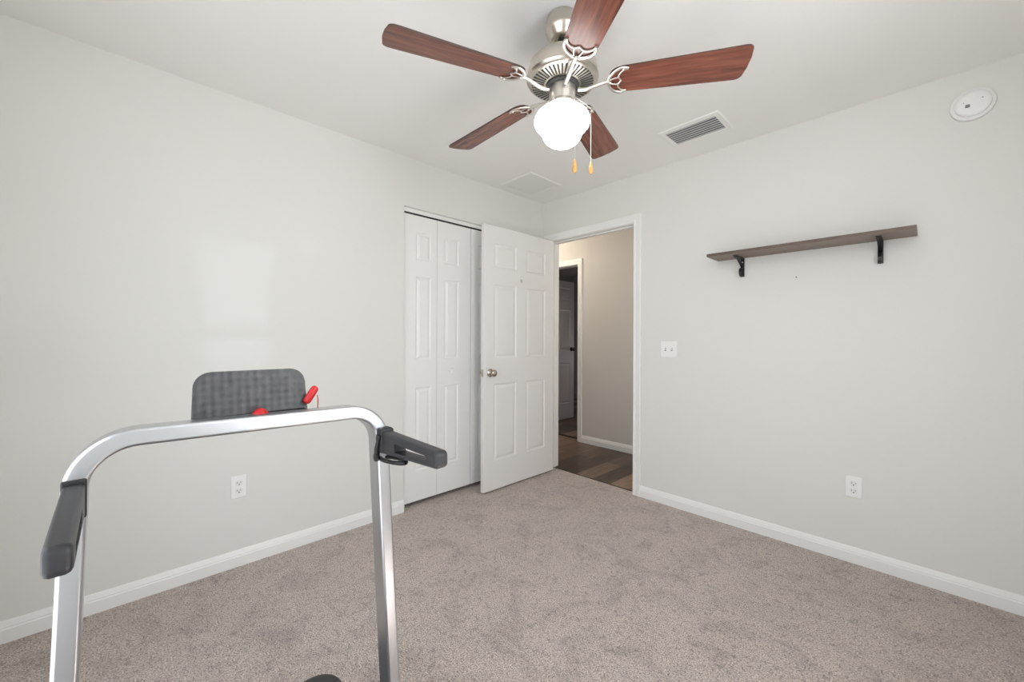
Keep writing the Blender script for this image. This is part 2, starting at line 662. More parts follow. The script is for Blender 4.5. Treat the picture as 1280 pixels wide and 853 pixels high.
# closet interior
bm = new_bm()
add_box(bm, (-0.80, -1.75, 0), (-0.72, 0.0, H))
add_box(bm, (-0.72, -1.75, 0), (-TH, -1.67, H))
add_box(bm, (-0.72, -0.08, 0), (-TH, 0.0, H))
add_box(bm, (-0.72, -1.67, H - 0.05), (-TH, -0.08, H))
add_box(bm, (-0.72, -1.67, -0.1), (-TH, -0.08, 0))
struct(obj('wall_closet', bm, M_closet_shade))

# hall beyond the doorway
HY = 0.985
HX0, HX1 = -2.4, 2.6
FX0, FX1, FZ = -1.150, -0.335, 2.052         # far doorway
bm = new_bm()
add_box(bm, (HX0, TH, -0.1), (HX1, HY, -0.004))
add_box(bm, (DX0 - 0.018, 0.045, -0.1), (DX1 + 0.018, TH, -0.004))
add_box(bm, (FX0, HY, -0.1), (FX1, HY + TH, -0.004))
add_box(bm, (-2.6, HY + TH, -0.1), (1.0, 3.6, -0.004))
fl = obj('floor_hall', bm, M_plank)
struct(fl)
struct(box_obj('trim_4', (DX0 + 0.0005, 0.040, 0.0), (DX1 - 0.0005, 0.052, 0.003), mat('carpet_edge_strip', (0.06, 0.04, 0.03), 0.6)))
struct(box_obj('trim_5', (FX0 + 0.003, 1.065, -0.004), (FX1 - 0.003, 1.105, 0.004), mat('threshold_strip', (0.03, 0.018, 0.014), 0.5), bevel=0.002))
bm = new_bm()
add_box(bm, (HX0, HY, -0.004), (FX0 - 0.018, HY + TH, H))
add_box(bm, (FX1 + 0.018, HY, -0.004), (HX1, HY + TH, H))
add_box(bm, (FX0 - 0.018, HY, FZ + 0.018), (FX1 + 0.018, HY + TH, H))
struct(obj('wall_hall', bm, M_hallwall))
bm = new_bm()
add_box(bm, (HX0 - 0.1, TH, -0.004), (HX0, HY, H))
add_box(bm, (HX1, TH, -0.004), (HX1 + 0.1, HY, H))
add_box(bm, (HX0, 0.0, -0.004), (-TH, TH, H))
struct(obj('wall_hall_end', bm, M_hallwall))
struct(box_obj('ceiling_hall', (HX0, TH, H), (HX1, HY + TH, H + 0.1), M_ceil))
casing('trim_6', FX0 - 0.004, FX1 + 0.004, FZ + 0.004, HY, -1, M_trim, -0.004)
bm = new_bm()
add_box(bm, (FX0 - 0.018, HY, -0.004), (FX0, HY + TH, FZ))
add_box(bm, (FX1, HY, -0.004), (FX1 + 0.018, HY + TH, FZ))
add_box(bm, (FX0 - 0.018, HY, FZ), (FX1 + 0.018, HY + TH, FZ + 0.018))
struct(obj('trim_7', bm, M_trim))
bm = new_bm()
n = Vector((0, -1, 0))
loop = [Vector((FX1 + 0.066, HY, -0.004)) + n * a + Vector((0, 0, h)) for a, h in base_profile()]
add_prism(bm, loop, Vector((HX1 - FX1 - 0.066, 0, 0)))
struct(obj('baseboard_hall', bm, M_trim, smooth=25))
# dim room beyond the hall
bm = new_bm()
add_box(bm, (-2.7, HY + TH, -0.004), (-2.6, 3.6, H))
add_box(bm, (-2.7, 3.6, -0.004), (1.1, 3.7, H))
add_box(bm, (1.0, HY + TH, -0.004), (1.1, 3.6, H))
add_box(bm, (-2.7, HY + TH, H), (1.1, 3.7, H + 0.1))
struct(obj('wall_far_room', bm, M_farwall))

# ------------------------------------------------------------------ panelled doors


def door_leaf_bm(w, h, t, panels, both=True, groove=0.007, o1=0.010, o2=0.016, o3=0.036):
    """leaf in local coords: u along X 0..w, z 0..h, front face at y=0 facing -Y, back at y=t.
    panels: (u0,u1,z0,z1) with a moulded, raised field"""
    bm = new_bm()
    us = sorted({0.0, w, *[p[0] for p in panels], *[p[1] for p in panels]})
    zs = sorted({0.0, h, *[p[2] for p in panels], *[p[3] for p in panels]})

    def face(side):
        y0 = 0.0 if side == 0 else t
        s = 1 if side == 0 else -1
        grid = {}
        for i, u in enumerate(us):
            for k, z in enumerate(zs):
                grid[i, k] = bm.verts.new((u, y0, z))
        for i in range(len(us) - 1):
            for k in range(len(zs) - 1):
                c = ((us[i] + us[i + 1]) / 2, (zs[k] + zs[k + 1]) / 2)
                if any(p[0] < c[0] < p[1] and p[2] < c[1] < p[3] for p in panels):
                    continue
                bm.faces.new((grid[i, k], grid[i + 1, k], grid[i + 1, k + 1], grid[i, k + 1]))
        for p in panels:
            i0, i1, k0, k1 = us.index(p[0]), us.index(p[1]), zs.index(p[2]), zs.index(p[3])
            # panels never contain extra grid lines except from their neighbours: fan strips handle it
            outer = [grid[i0, k0], grid[i1, k0], grid[i1, k1], grid[i0, k1]]
            steps = ((o1, groove), (o2, groove), (o3, groove * 0.15))
            prev = outer
            for off, dep in steps:
                ring = [bm.verts.new((uu, y0 + s * dep, zz)) for uu, zz in ((p[0] + off, p[2] + off), (p[1] - off, p[2] + off), (p[1] - off, p[3] - off), (p[0] + off, p[3] - off))]
                for a in range(4):
                    b = (a + 1) % 4
                    bm.faces.new((prev[a], prev[b], ring[b], ring[a]))
                prev = ring
            bm.faces.new(prev)
        return grid
    g0 = face(0)
    g1 = face(1)
    nu, nz = len(us), len(zs)
    for i in range(nu - 1):
        bm.faces.new((g0[i, 0], g0[i + 1, 0], g1[i + 1, 0], g1[i, 0]))
        bm.faces.new((g0[i, nz - 1], g0[i + 1, nz - 1], g1[i + 1, nz - 1], g1[i, nz - 1]))
    for k in range(nz - 1):
        bm.faces.new((g0[0, k], g0[0, k + 1], g1[0, k + 1], g1[0, k]))
        bm.faces.new((g0[nu - 1, k], g0[nu - 1, k + 1], g1[nu - 1, k + 1], g1[nu - 1, k]))
    return bm


def knob_set(parent, u, z, t, m, both=True, s=1.0):
    """knob on a leaf given in the leaf's local coords (front at y=0 facing -Y)"""
    out = []
    prof = [(0.0, 0.0), (0.031, 0.0), (0.032, 0.003), (0.028, 0.008), (0.014, 0.012), (0.011, 0.018), (0.012, 0.026), (0.020, 0.032), (0.026, 0.041), (0.027, 0.048), (0.024, 0.056), (0.014, 0.061), (0.0, 0.062)]
    for side in ((-1, 1) if both else (-1,)):
        bm = new_bm()
        y = 0.0 if side < 0 else t
        add_lathe(bm, [(r * s, side * h * s) for r, h in prof], 28, (u, y, z), 'Y', cap=False)
        out.append(obj('door_knob', bm, m, parent, smooth=50))
    return out


PZ = ((0.240, 0.836), (1.036, 1.610), (1.742, 1.932))
# open bedroom door: the leaf runs along Y, face toward +X
leaf_w, leaf_h, leaf_t = 0.812, 2.047, 0.035
zb = 0.015
door = empty('door_1', (0.163, -0.853, zb))
door.rotation_euler = (0, 0, PI / 2)         # local +X -> world +Y, local -Y -> world +X
struct(door)
tag(door, 'white six-panel bedroom door standing open against the closet, with nickel knob', 'door')
pu = ((0.100, 0.344), (0.458, 0.697))
panels = [(a, b, c - zb, d - zb) for a, b in pu for c, d in PZ]
leaf = obj('door_leaf', door_leaf_bm(leaf_w, leaf_h, leaf_t, panels), M_door, door)
lbev = leaf.modifiers.new('bevel', 'BEVEL')
lbev.width = 0.002
lbev.segments = 2
lbev.limit_method = 'ANGLE'
lbev.angle_limit = math.radians(60)
knob_set(door, 0.062, 0.925 - zb, leaf_t, M_knob)
bm = new_bm()
add_box(bm, (-0.0012, 0.005, 0.896 - zb), (0.001, 0.030, 0.954 - zb))
add_box(bm, (-0.010, 0.012, 0.915 - zb), (-0.0005, 0.024, 0.935 - zb), 0, 0.002)
obj('latch', bm, M_brass, door)
for hz in (0.22, 1.02, 1.82):
    bm = new_bm()
    add_lathe(bm, [(0, hz - 0.045), (0.006, hz - 0.045), (0.006, hz + 0.045), (0, hz + 0.045)], 12, (leaf_w + 0.004, 0.038, 0), 'Z', cap=False)
    add_box(bm, (leaf_w - 0.001, 0.006, hz - 0.044), (leaf_w + 0.0015, 0.036, hz + 0.044))
    obj('hinge', bm, M_brass, door)
bm = new_bm()
add_lathe(bm, [(0, 0), (0.006, -0.001), (0.006, -0.003), (0, -0.004)], 12, (0.395, 0, 1.672 - zb), 'Y', cap=False)
add_tube(bm, [(0.395, -0.003, 1.672 - zb), (0.395, -0.012, 1.668 - zb), (0.395, -0.016, 1.660 - zb), (0.395, -0.014, 1.652 - zb), (0.395, -0.006, 1.650 - zb), (0.395, -0.002, 1.662 - zb)], 0.0022, 6)
obj('coat_hook', bm, M_brass, door, smooth=50)

# closet bifold doors: two pairs, each pair a thing of two hinged leaves


def bifold(name, y0, ym, y1, pan, knob_y, label, x_face=-0.020, zb=0.034, ztop=2.058):
    d = empty(name, (x_face, y0, zb))
    d.rotation_euler = (0, 0, PI / 2)
    struct(d)
    tag(d, label, 'door')
    hh = ztop - zb
    for (a, b, pp) in ((y0, ym, pan[0]), (ym, y1, pan[1])):
        w = b - a - 0.003
        ps = [(pp[0] - a, pp[1] - a, c - zb, e - zb) for c, e in ((0.250, 0.838), (1.035, 1.628), (1.745, 1.940))]
        bm_ = door_leaf_bm(w, hh, 0.033, ps, groove=0.007, o1=0.008, o2=0.013, o3=0.030)
        lf = obj('door_leaf', bm_, M_closet, d, loc=(a - y0, 0, 0))
        mod = lf.modifiers.new('bevel', 'BEVEL')
        mod.width = 0.0015
        mod.segments = 2
        mod.limit_method = 'ANGLE'
        mod.angle_limit = math.radians(60)
    if knob_y is not None:
        bm_ = new_bm()
        add_lathe(bm_, [(0, 0), (0.012, 0), (0.011, -0.010), (0.017, -0.016), (0.019, -0.021), (0.016, -0.026), (0, -0.028)], 24, (knob_y - y0, 0, 0.945 - zb), 'Y', cap=False)
        obj('door_knob', bm_, M_closet, d, smooth=50)
    return d


bifold('door_2', -1.427, -1.150, -0.836, ((-1.328, -1.203), (-1.086, -0.956)), -1.030,
       'white two-leaf bifold closet door on the left half of the closet')
bifold('door_3', -0.833, -0.540, -0.240, ((-0.760, -0.630), (-0.440, -0.335)), -0.660,
       'white bifold closet door mostly hidden behind the open bedroom door')
# bifold track in the head of the opening
bm = new_bm()
add_box(bm, (-0.055, CL0 + 0.002, 2.072), (-0.022, CL1 - 0.002, CLH - 0.0005))
track = struct(obj('trim_8', bm, M_trim))
bm = new_bm()
add_box(bm, (-0.052, CL0 + 0.004, 2.062), (-0.0245, CL1 - 0.004, 2.072))
obj('gap_shade_strip', bm, M_gap_shade, track)  # black strip for the shade in the gap above the leaves
# floor pivot bracket
bm = new_bm()
add_box(bm, (-0.045, CL0 + 0.001, 0.0), (-0.005, CL0 + 0.004, 0.030), 0)
add_box(bm, (-0.045, CL0 + 0.004, 0.004), (0.002, CL0 + 0.045, 0.009), 0, 0.001)
add_lathe(bm, [(0, 0.009), (0.005, 0.009), (0.005, 0.030), (0, 0.030)], 10, (-0.030, CL0 + 0.024, 0), 'Z', cap=False)
pb = obj('pivot_bracket', bm, M_green, smooth=40)
tag(pb, 'small greenish metal pivot bracket on the carpet at the closet corner', 'bracket')

# far door in the dim room, open at right angles to the hall
fd = empty('door_4', (-1.195, 1.270, 0.012))
fd.rotation_euler = (0, 0, PI / 2)
struct(fd)
tag(fd, 'six-panel door standing open in the dim room beyond the hall', 'door')
fw = 0.770
fp = [(a, b, c, d) for a, b in ((0.09, 0.325), (0.445, 0.680)) for c, d in ((0.225, 0.82), (1.02, 1.595), (1.727, 1.917))]
obj('door_leaf', door_leaf_bm(fw, 2.02, 0.035, fp), M_fardoor, fd)
knob_set(fd, fw - 0.062, 1.02, 0.035, mat('dark_knob', (0.10, 0.085, 0.075), 0.25, 1.0))

# ------------------------------------------------------------------ ceiling fan
FC = Vector((1.504, -1.585, 0))
FA0 = 4.405
ZB = 2.167
fan = empty('ceiling_fan', (FC.x, FC.y, H), 'five-blade ceiling fan with mahogany blades, nickel motor and lit glass globe', 'ceiling fan')


def fz(z):
    return z - H


bm = new_bm()
add_lathe(bm, [(0, 0), (0.054, 0), (0.058, -0.006), (0.062, -0.030), (0.066, -0.052), (0.0655, -0.060), (0.060, -0.066), (0.048, -0.086), (0.040, -0.092), (0.030, -0.093), (0.026, -0.088), (0, -0.088)], 48, cap=False)
obj('canopy', bm, M_nickel, fan, smooth=45)
bm = new_bm()
add_lathe(bm, [(0, -0.085), (0.016, -0.085), (0.016, -0.150), (0, -0.150)], 24, cap=False)
obj('downrod', bm, M_black, fan, smooth=45)
# motor housing with slotted lower ring
bm = new_bm()
hz0 = fz(2.300)
prof = [(0.0, hz0), (0.034, hz0), (0.040, hz0 - 0.004), (0.046, hz0 - 0.014), (0.085, hz0 - 0.022), (0.112, hz0 - 0.034), (0.128, hz0 - 0.052),
        (0.134, hz0 - 0.072), (0.134, hz0 - 0.094), (0.138, hz0 - 0.097), (0.139, hz0 - 0.104), (0.134, hz0 - 0.112), (0.128, hz0 - 0.117),
        (0.110, hz0 - 0.121), (0.066, hz0 - 0.126), (0.060, hz0 - 0.126), (0.0, hz0 - 0.126)]
add_lathe(bm, prof, 72, cap=False)
ns = 46
for i in range(ns):
    a = 2 * PI * (i + 0.5) / ns
    ca, sa = math.cos(a), math.sin(a)
    q = []
    for r, w in ((0.072, 0.0026), (0.119, 0.0036)):
        zz = (hz0 - 0.121 - 0.005 * (0.110 - r) / 0.044) if r < 0.110 else (hz0 - 0.117 - 0.006 * (0.128 - r) / 0.018)
        zz -= 0.0012
        q.append([(r * ca - w * sa, r * sa + w * ca, zz), (r * ca + w * sa, r * sa - w * ca, zz)])
    vv = [bm.verts.new(p) for p in (q[0][0], q[0][1], q[1][1], q[1][0])]
    up = [bm.verts.new((p.co.x, p.co.y, p.co.z + 0.004)) for p in vv]
    fs = [bm.faces.new(vv), bm.faces.new(up)] + [bm.faces.new((vv[k], vv[(k + 1) % 4], up[(k + 1) % 4], up[k])) for k in range(4)]
    for f in fs:
        f.material_index = 1
obj('motor_housing', bm, [M_nickel, M_slot], fan, smooth=35)
bm = new_bm()
add_lathe(bm, [(0, hz0 - 0.124), (0.064, hz0 - 0.125), (0.064, hz0 - 0.133), (0.056, hz0 - 0.134), (0, hz0 - 0.134)], 48, cap=False)
obj('flywheel', bm, M_slot, fan, smooth=40)
bm = new_bm()
sz = hz0 - 0.133
add_lathe(bm, [(0, sz), (0.048, sz), (0.051, sz - 0.004), (0.051, sz - 0.058), (0.054, sz - 0.064), (0.057, sz - 0.070), (0.057, sz - 0.078), (0.050, sz - 0.082), (0, sz - 0.082)], 48, cap=False)
for i in range(36):
    a = 2 * PI * i / 36
    bmesh.ops.create_icosphere(bm, subdivisions=1, radius=0.0042, matrix=Matrix.Translation((0.057 * math.cos(a), 0.057 * math.sin(a), sz - 0.074)))
obj('switch_housing', bm, M_nickel_light, fan, smooth=45)
# opal globe: wide upper bowl, pinch, smaller lower bowl
gz = sz - 0.079
gp = [(0.046, 0.004), (0.058, -0.006), (0.080, -0.018), (0.098, -0.034), (0.1065, -0.052), (0.108, -0.066), (0.104, -0.082), (0.094, -0.096), (0.083, -0.104),
      (0.078, -0.109), (0.0765, -0.114), (0.0765, -0.122), (0.073, -0.136), (0.064, -0.151), (0.048, -0.165), (0.028, -0.174), (0.0, -0.178)]
bm = new_bm()
add_lathe(bm, [(r, gz + h * 0.86) for r, h in gp], 56, cap=False)
obj('glass_globe', bm, M_globe, fan, smooth=80)


def blade_mesh():
    bm = new_bm()
    r0, r1, w0, w1, t = 0.178, 0.668, 0.058, 0.073, 0.0055
    pts = []
    nseg = 8
    # one side root -> tip
    side = []
    side.append((r0 + 0.000, 0.030))
    side.append((r0 + 0.008, 0.044))
    side.append((r0 + 0.022, 0.053))
    side.append((r0 + 0.045, w0))
    for i in range(1, nseg + 1):
        f = i / nseg
        side.append((r0 + 0.045 + (r1 - 0.03 - r0 - 0.045) * f, w0 + (w1 - w0) * f))
    for a in (20, 45, 70):
        side.append((r1 - 0.026 + 0.024 * math.sin(math.radians(a)) - 0.004 + 0.003, w1 - 0.020 + 0.020 * math.cos(math.radians(a))))
    side.append((r1 - 0.002, w1 - 0.028))
    side.append((r1 + 0.002, 0.022))
    loop = [(x, y) for x, y in side] + [(x, -y) for x, y in reversed(side)]
    lo = [bm.verts.new((x, y, 0.0)) for x, y in loop]
    hi = [bm.verts.new((x, y, t)) for x, y in loop]
    bm.faces.new(lo).material_index = 0
    bm.faces.new(hi).material_index = 0
    n = len(lo)
    for i in range(n):
        j = (i + 1) % n
        bm.faces.new((lo[i], lo[j], hi[j], hi[i])).material_index = 1
    return bm


def iron_mesh():
    """ornate blade iron in blade coords (X outward), hanging under the blade"""
    bm = new_bm()
    zt = -0.004

    def arc(pts, r, flat=0.6):
        # Catmull-Rom through pts
        P = [Vector((x, y, z)) for x, y, z in pts]
        P = [2 * P[0] - P[1]] + P + [2 * P[-1] - P[-2]]
        out = []
        for i in range(1, len(P) - 2):
            for k in range(6):
                t = k / 6
                a, b, c, d = P[i - 1], P[i], P[i + 1], P[i + 2]
                out.append(0.5 * ((2 * b) + (c - a) * t + (2 * a - 5 * b + 4 * c - d) * t * t + (3 * b - a - 3 * c + d) * t ** 3))
        out.append(P[-2])
        add_tube(bm, out, r, 8, flat=flat)
    # arm from the motor to the crescent
    arc([(0.060, 0, -0.020), (0.090, 0, -0.022), (0.125, 0, -0.014), (0.158, 0, -0.005), (0.178, 0, zt)], 0.0085, 0.8)
    for s in (1, -1):
        # heavy outer crescent
        arc([(0.172, 0.0, zt), (0.180, s * 0.024, zt), (0.198, s * 0.046, zt), (0.222, s * 0.056, zt), (0.243, s * 0.050, zt)], 0.0058)
        # scalloped inner line
        arc([(0.243, s * 0.050, zt), (0.226, s * 0.044, zt), (0.214, s * 0.030, zt), (0.212, s * 0.016, zt), (0.222, 0.0, zt)], 0.0030)
        # struts
        arc([(0.176, s * 0.006, zt), (0.194, s * 0.013, zt), (0.212, s * 0.016, zt)], 0.0028)
        bmesh.ops.create_icosphere(bm, subdivisions=2, radius=0.0045, matrix=Matrix.Translation((0.226, s * 0.051, zt - 0.003)))
    bmesh.ops.create_icosphere(bm, subdivisions=2, radius=0.0045, matrix=Matrix.Translation((0.182, 0, zt - 0.004)))
    return bm


b_me = obj('blade', blade_mesh(), [M_blade, M_blade_edge], fan)
i_me = obj('blade_iron', iron_mesh(), M_nickel_light, fan, smooth=60)
TX, TY = 0.022, 0.028
for k in range(5):
    a = FA0 + math.radians(72) * k
    bl = b_me if k == 0 else b_me.copy()
    ir = i_me if k == 0 else i_me.copy()
    for o in (bl, ir):
        if k:
            COL.objects.link(o)
            o.parent = fan
    # slight tilt of the whole rotor, then blade pitch
    tilt = Matrix(((1, 0, -TX, 0), (0, 1, -TY, 0), (TX, TY, 1, 0), (0, 0, 0, 1)))
    base = Matrix.Translation((0, 0, ZB - H)) @ tilt @ Matrix.Rotation(a, 4, 'Z')
    bl.matrix_local = base @ Matrix.Rotation(math.radians(-12), 4, 'X')
    ir.matrix_local = base @ Matrix.Rotation(math.radians(-12), 4, 'X')


def pull_chain(px, py, ztop, zend, start):
    bm_ = new_bm()
    pts = [start, ((start[0] * 2 + px) / 3, (start[1] * 2 + py) / 3, start[2] - 0.012), (px, py, ztop), (px, py, zend)]
    add_tube(bm_, pts, 0.0009, 6)
    ch = obj('pull_chain', bm_, M_chain, fan, smooth=60)
    bm_ = new_bm()
    add_lathe(bm_, [(0, zend + 0.002), (0.003, zend), (0.0045, zend - 0.006), (0.0075, zend - 0.020), (0.009, zend - 0.032), (0.0075, zend - 0.042), (0.004, zend - 0.047), (0, zend - 0.048)], 20, (px, py, 0), cap=False)
    obj('pendant', bm_, M_pend, ch, smooth=60)


# chains drop from the switch housing past the globe
cdx, cdy = math.cos(math.radians(-44)), math.sin(math.radians(-44))   # toward the camera
rdx, rdy = math.cos(math.radians(46)), math.sin(math.radians(46))     # to the camera's right
s1 = (0.050 * (rdx * 0.35 + cdx * 0.93), 0.050 * (rdy * 0.35 + cdy * 0.93), sz - 0.03)
pull_chain(0.122 * cdx + 0.031 * rdx, 0.122 * cdy + 0.031 * rdy, sz - 0.085, fz(1.832), s1)
s2 = (0.051 * (rdx * 0.98 - cdx * 0.2), 0.051 * (rdy * 0.98 - cdy * 0.2), sz - 0.03)
pull_chain(0.116 * rdx - 0.02 * cdx, 0.116 * rdy - 0.02 * cdy, sz - 0.070, fz(1.885), s2)

# ------------------------------------------------------------------ ceiling register and hatch
v = empty('air_vent', (1.522, -0.352, H), 'white rectangular ceiling air vent with dark gaps between louvers', 'air vent')


def frame_ring(bm, w0, h0, w1, h1, z0, z1):
    """flat flange: outer w0 x h0, inner w1 x h1, between z0 and z1 (z0 lower)"""
    def loop(w, h, z):
        return [bm.verts.new((sx * w / 2, sy * h / 2, z)) for sx, sy in ((-1, -1), (1, -1), (1, 1), (-1, 1))]
    a, b = loop(w0, h0, z1), loop(w0 - 0.012, h0 - 0.012, z0)
    c, d = loop(w1, h1, z0), loop(w1, h1, z1)
    for p, q in ((a, b), (b, c), (c, d)):
        for i in range(4):
            j = (i + 1) % 4
            bm.faces.new((p[i], p[j], q[j], q[i]))


bm = new_bm()
frame_ring(bm, 0.350, 0.262, 0.286, 0.180, -0.0045, 0.0)
obj('vent_frame', bm, M_ceil, v)
box_obj('duct_shade', (-0.143, -0.090, -0.0012), (0.143, 0.090, -0.0004), M_duct_shade, v)  # flat dark sheet, shade behind the louvers put into its colour
bm = new_bm()
for i in range(7):
    yy = -0.0772 + i * 0.02573
    add_prism(bm, [(-0.1425, yy - 0.0095, -0.0042), (-0.1425, yy + 0.0080, -0.0024), (-0.1425, yy + 0.0080, -0.0016), (-0.1425, yy - 0.0095, -0.0034)], (0.285, 0, 0))
obj('louver', bm, M_louver, v)

hatch = empty('ceiling_hatch', (0.245, -0.436, H), 'square white flush hatch in the ceiling near the corner above the door', 'hatch')
bm = new_bm()
frame_ring(bm, 0.362, 0.372, 0.306, 0.316, -0.005, 0.0)
obj('hatch_frame', bm, M_ceil, hatch)
box_obj('hatch_panel', (-0.1535, -0.1585, -0.002), (0.1535, 0.1585, -0.0005), M_filter, hatch)

# ------------------------------------------------------------------ smoke detector on the front wall
sd = empty('smoke_detector', (2.632, 0.0, 2.272), 'round white smoke detector high on the wall above the shelf', 'smoke detector')
bm = new_bm()
add_lathe(bm, [(0, 0), (0.071, 0), (0.072, -0.010), (0.070, -0.016), (0.060, -0.018), (0, -0.018)], 56, axis='Y', cap=False)
obj('base_ring', bm, M_plastic_dim, sd, smooth=35)
bm = new_bm()
add_lathe(bm, [(0, -0.017), (0.058, -0.017), (0.057, -0.030), (0.051, -0.037), (0.040, -0.040), (0, -0.041)], 56, axis='Y', cap=False)
obj('cover', bm, M_plastic, sd, smooth=35)
bm = new_bm()
add_box(bm, (-0.024, -0.0425, -0.020), (-0.010, -0.0395, -0.006), 0, 0.001)
obj('sensor_window', bm, M_grey, sd)
for ix, iz, ir in ((0.028, 0.010, 0.0028), (-0.029, 0.006, 0.0022)):
    bm = new_bm()
    add_lathe(bm, [(0, -0.0385), (ir, -0.0385), (ir * 0.9, -0.0412), (0, -0.0418)], 12, (ix, 0, iz), 'Y', cap=False)
    obj('indicator_light', bm, M_grey, sd, smooth=40)

# ------------------------------------------------------------------ wall shelf
sh = empty('wall_shelf', (1.995, 0.0, 1.710), 'long grey-brown wooden wall shelf on two black iron brackets, empty', 'shelf')
bm = new_bm()
add_box(bm, (-0.460, -0.200, -0.008), (0.461, -0.0005, 0.009), 0)
bm.faces.ensure_lookup_table()
for f in bm.faces:
    if f.normal.y < -0.9 or abs(f.calc_center_median().y + 0.2) < 1e-4:
        f.material_index = 1
obj('board', bm, [M_shelf, M_shelf_edge], sh)


def bracket(x):
    b = new_bm()
    w = 0.011
    # wall leg, shelf leg
    add_box(b, (x - w, -0.0045, -0.126), (x + w, 0.0, -0.0085), 0, 0.0012)
    add_box(b, (x - w, -0.150, -0.0125), (x + w, -0.0045, -0.0085), 0, 0.0012)
    # curved brace of flat bar with scrolled ends
    pts = [(-0.142, -0.016), (-0.118, -0.018), (-0.090, -0.024), (-0.062, -0.036), (-0.040, -0.046), (-0.022, -0.056), (-0.010, -0.064), (-0.012, -0.070), (-0.028, -0.073), (-0.042, -0.082), (-0.048, -0.097), (-0.044, -0.112), (-0.032, -0.122), (-0.016, -0.1245), (-0.005, -0.1235)]
    th = 0.0022
    lo, hi = [], []
    for i, (y, z) in enumerate(pts):
        a = Vector(pts[max(0, i - 1)])
        c = Vector(pts[min(len(pts) - 1, i + 1)])
        t = (c - a).normalized()
        nrm = Vector((-t.y, t.x)) * th
        lo.append((y + nrm.x, z + nrm.y))
        hi.append((y - nrm.x, z - nrm.y))
    A = [[b.verts.new((xx, y, z)) for y, z in L] for L in (lo, hi) for xx in (x - 0.008, x + 0.008)]
    for p, q in ((0, 1), (1, 3), (3, 2), (2, 0)):
        for i in range(len(pts) - 1):
            b.faces.new((A[p][i], A[p][i + 1], A[q][i + 1], A[q][i]))
    for i in (0, len(pts) - 1):
        b.faces.new((A[0][i], A[1][i], A[3][i], A[2][i]))
    o = obj('bracket', b, M_black, sh, smooth=30)
    b = new_bm()
    add_lathe(b, [(0, 0), (0.005, 0), (0.0045, -0.002), (0, -0.003)], 14, (x, -0.0045, -0.034), 'Y', cap=False)
    obj('screw', b, M_chain, o, smooth=40)
    return o


bracket(1.680 - 1.995)
bracket(2.322 - 1.995)

nail = obj('wall_nail', (lambda b: (add_lathe(b, [(0, 0), (0.004, 0), (0.004, -0.006), (0, -0.007)], 10, (0, 0, 0), 'Y', cap=False), b)[1])(new_bm()), M_grey, smooth=40)
nail.location = (1.962, -0.0002, 1.553)
tag(nail, 'tiny nail head in the wall just under the middle of the shelf', 'nail')

# ------------------------------------------------------------------ switch and sockets
sw = empty('light_switch', (1.205, 0.0, 1.116), 'white double toggle light switch plate on the wall beside the doorway', 'light switch')
bm = new_bm()
add_box(bm, (-0.058, -0.006, -0.057), (0.058, -0.0002, 0.057), 0, 0.0035, 3)
obj('plate', bm, M_plastic, sw, smooth=40)
for s in (-1, 1):
    bm = new_bm()
    add_box(bm, (s * 0.023 - 0.0055, -0.0066, -0.012), (s * 0.023 + 0.0055, -0.0055, 0.012), 1)
    add_prism(bm, [(s * 0.023 - 0.0045, -0.006, -0.006), (s * 0.023 - 0.0045, -0.006, 0.007), (s * 0.023 - 0.0045, -0.017, 0.013), (s * 0.023 - 0.0045, -0.018, 0.008)], (0.009, 0, 0), 0)
    tg = obj('toggle', bm, [M_plastic_dim, M_grey], sw)
    for zz in (-0.030, 0.030):
        bm = new_bm()
        add_lathe(bm, [(0, 0), (0.003, 0), (0.0028, -0.0012), (0, -0.0015)], 10, (s * 0.023, -0.006, zz), 'Y', cap=False)
        obj('screw', bm, M_plastic_dim, sw, smooth=40)


def outlet(loc, rotz, label):
    o = empty('wall_outlet', loc, label, 'wall outlet', 'electrical outlets')
    o.rotation_euler = (0, 0, rotz)
    b = new_bm()
    add_box(b, (-0.035, -0.006, -0.0575), (0.035, -0.0002, 0.0575), 0, 0.0035, 3)
    obj('plate', b, M_plastic, o, smooth=40)
    for zz in (0.020, -0.020):
        b = new_bm()
        loop = [Vector((x * 1.0, -0.0055, zz + z)) for x, z in rrect(0.034, 0.029, 0.012, 5)]
        add_prism(b, loop, (0, -0.002, 0))
        for f in b.faces:
            f.material_index = 0
        add_box(b, (-0.0085, -0.0079, zz - 0.002), (-0.0062, -0.0072, zz + 0.007), 1)
        add_box(b, (0.0062, -0.0079, zz - 0.001), (0.0085, -0.0072, zz + 0.006), 1)
        add_lathe(b, [(0, -0.0072), (0.0030, -0.0072), (0.0030, -0.0080), (0, -0.0080)], 12, (0, 0, zz - 0.008), 'Y', mi=1, cap=False)
        obj('receptacle', b, [M_plastic_dim, M_slot], o)
    b = new_bm()
    add_lathe(b, [(0, 0), (0.003, 0), (0.0028, -0.0012), (0, -0.0015)], 10, (0, -0.006, 0), 'Y', cap=False)
    obj('screw', b, M_plastic_dim, o, smooth=40)
    return o


outlet((2.220, 0.0, 0.404), 0, 'white wall outlet low on the wall beneath the shelf')
outlet((0.0, -2.377, 0.412), PI / 2, 'white wall outlet low on the wall seen through the treadmill frame')

# ------------------------------------------------------------------ treadmill
# faces -X; the U-shaped upright frame leans forward; deck runs along X under the camera
TY0, TY1 = -2.868, -2.293          # upright centre lines
tm = empty('treadmill', (1.85, (TY0 + TY1) / 2, 0), 'folding treadmill with silver U-shaped handrail frame, black grips and tablet rest', 'treadmill')
OX, OY = 1.85, (TY0 + TY1) / 2


def T(x, y, z):
    return Vector((x - OX, y - OY, z))


LEAN = 0.045
SPLAY = 0.033


def xf(z):
    return 1.462 - LEAN * (z - 0.807)       # front face of the uprights


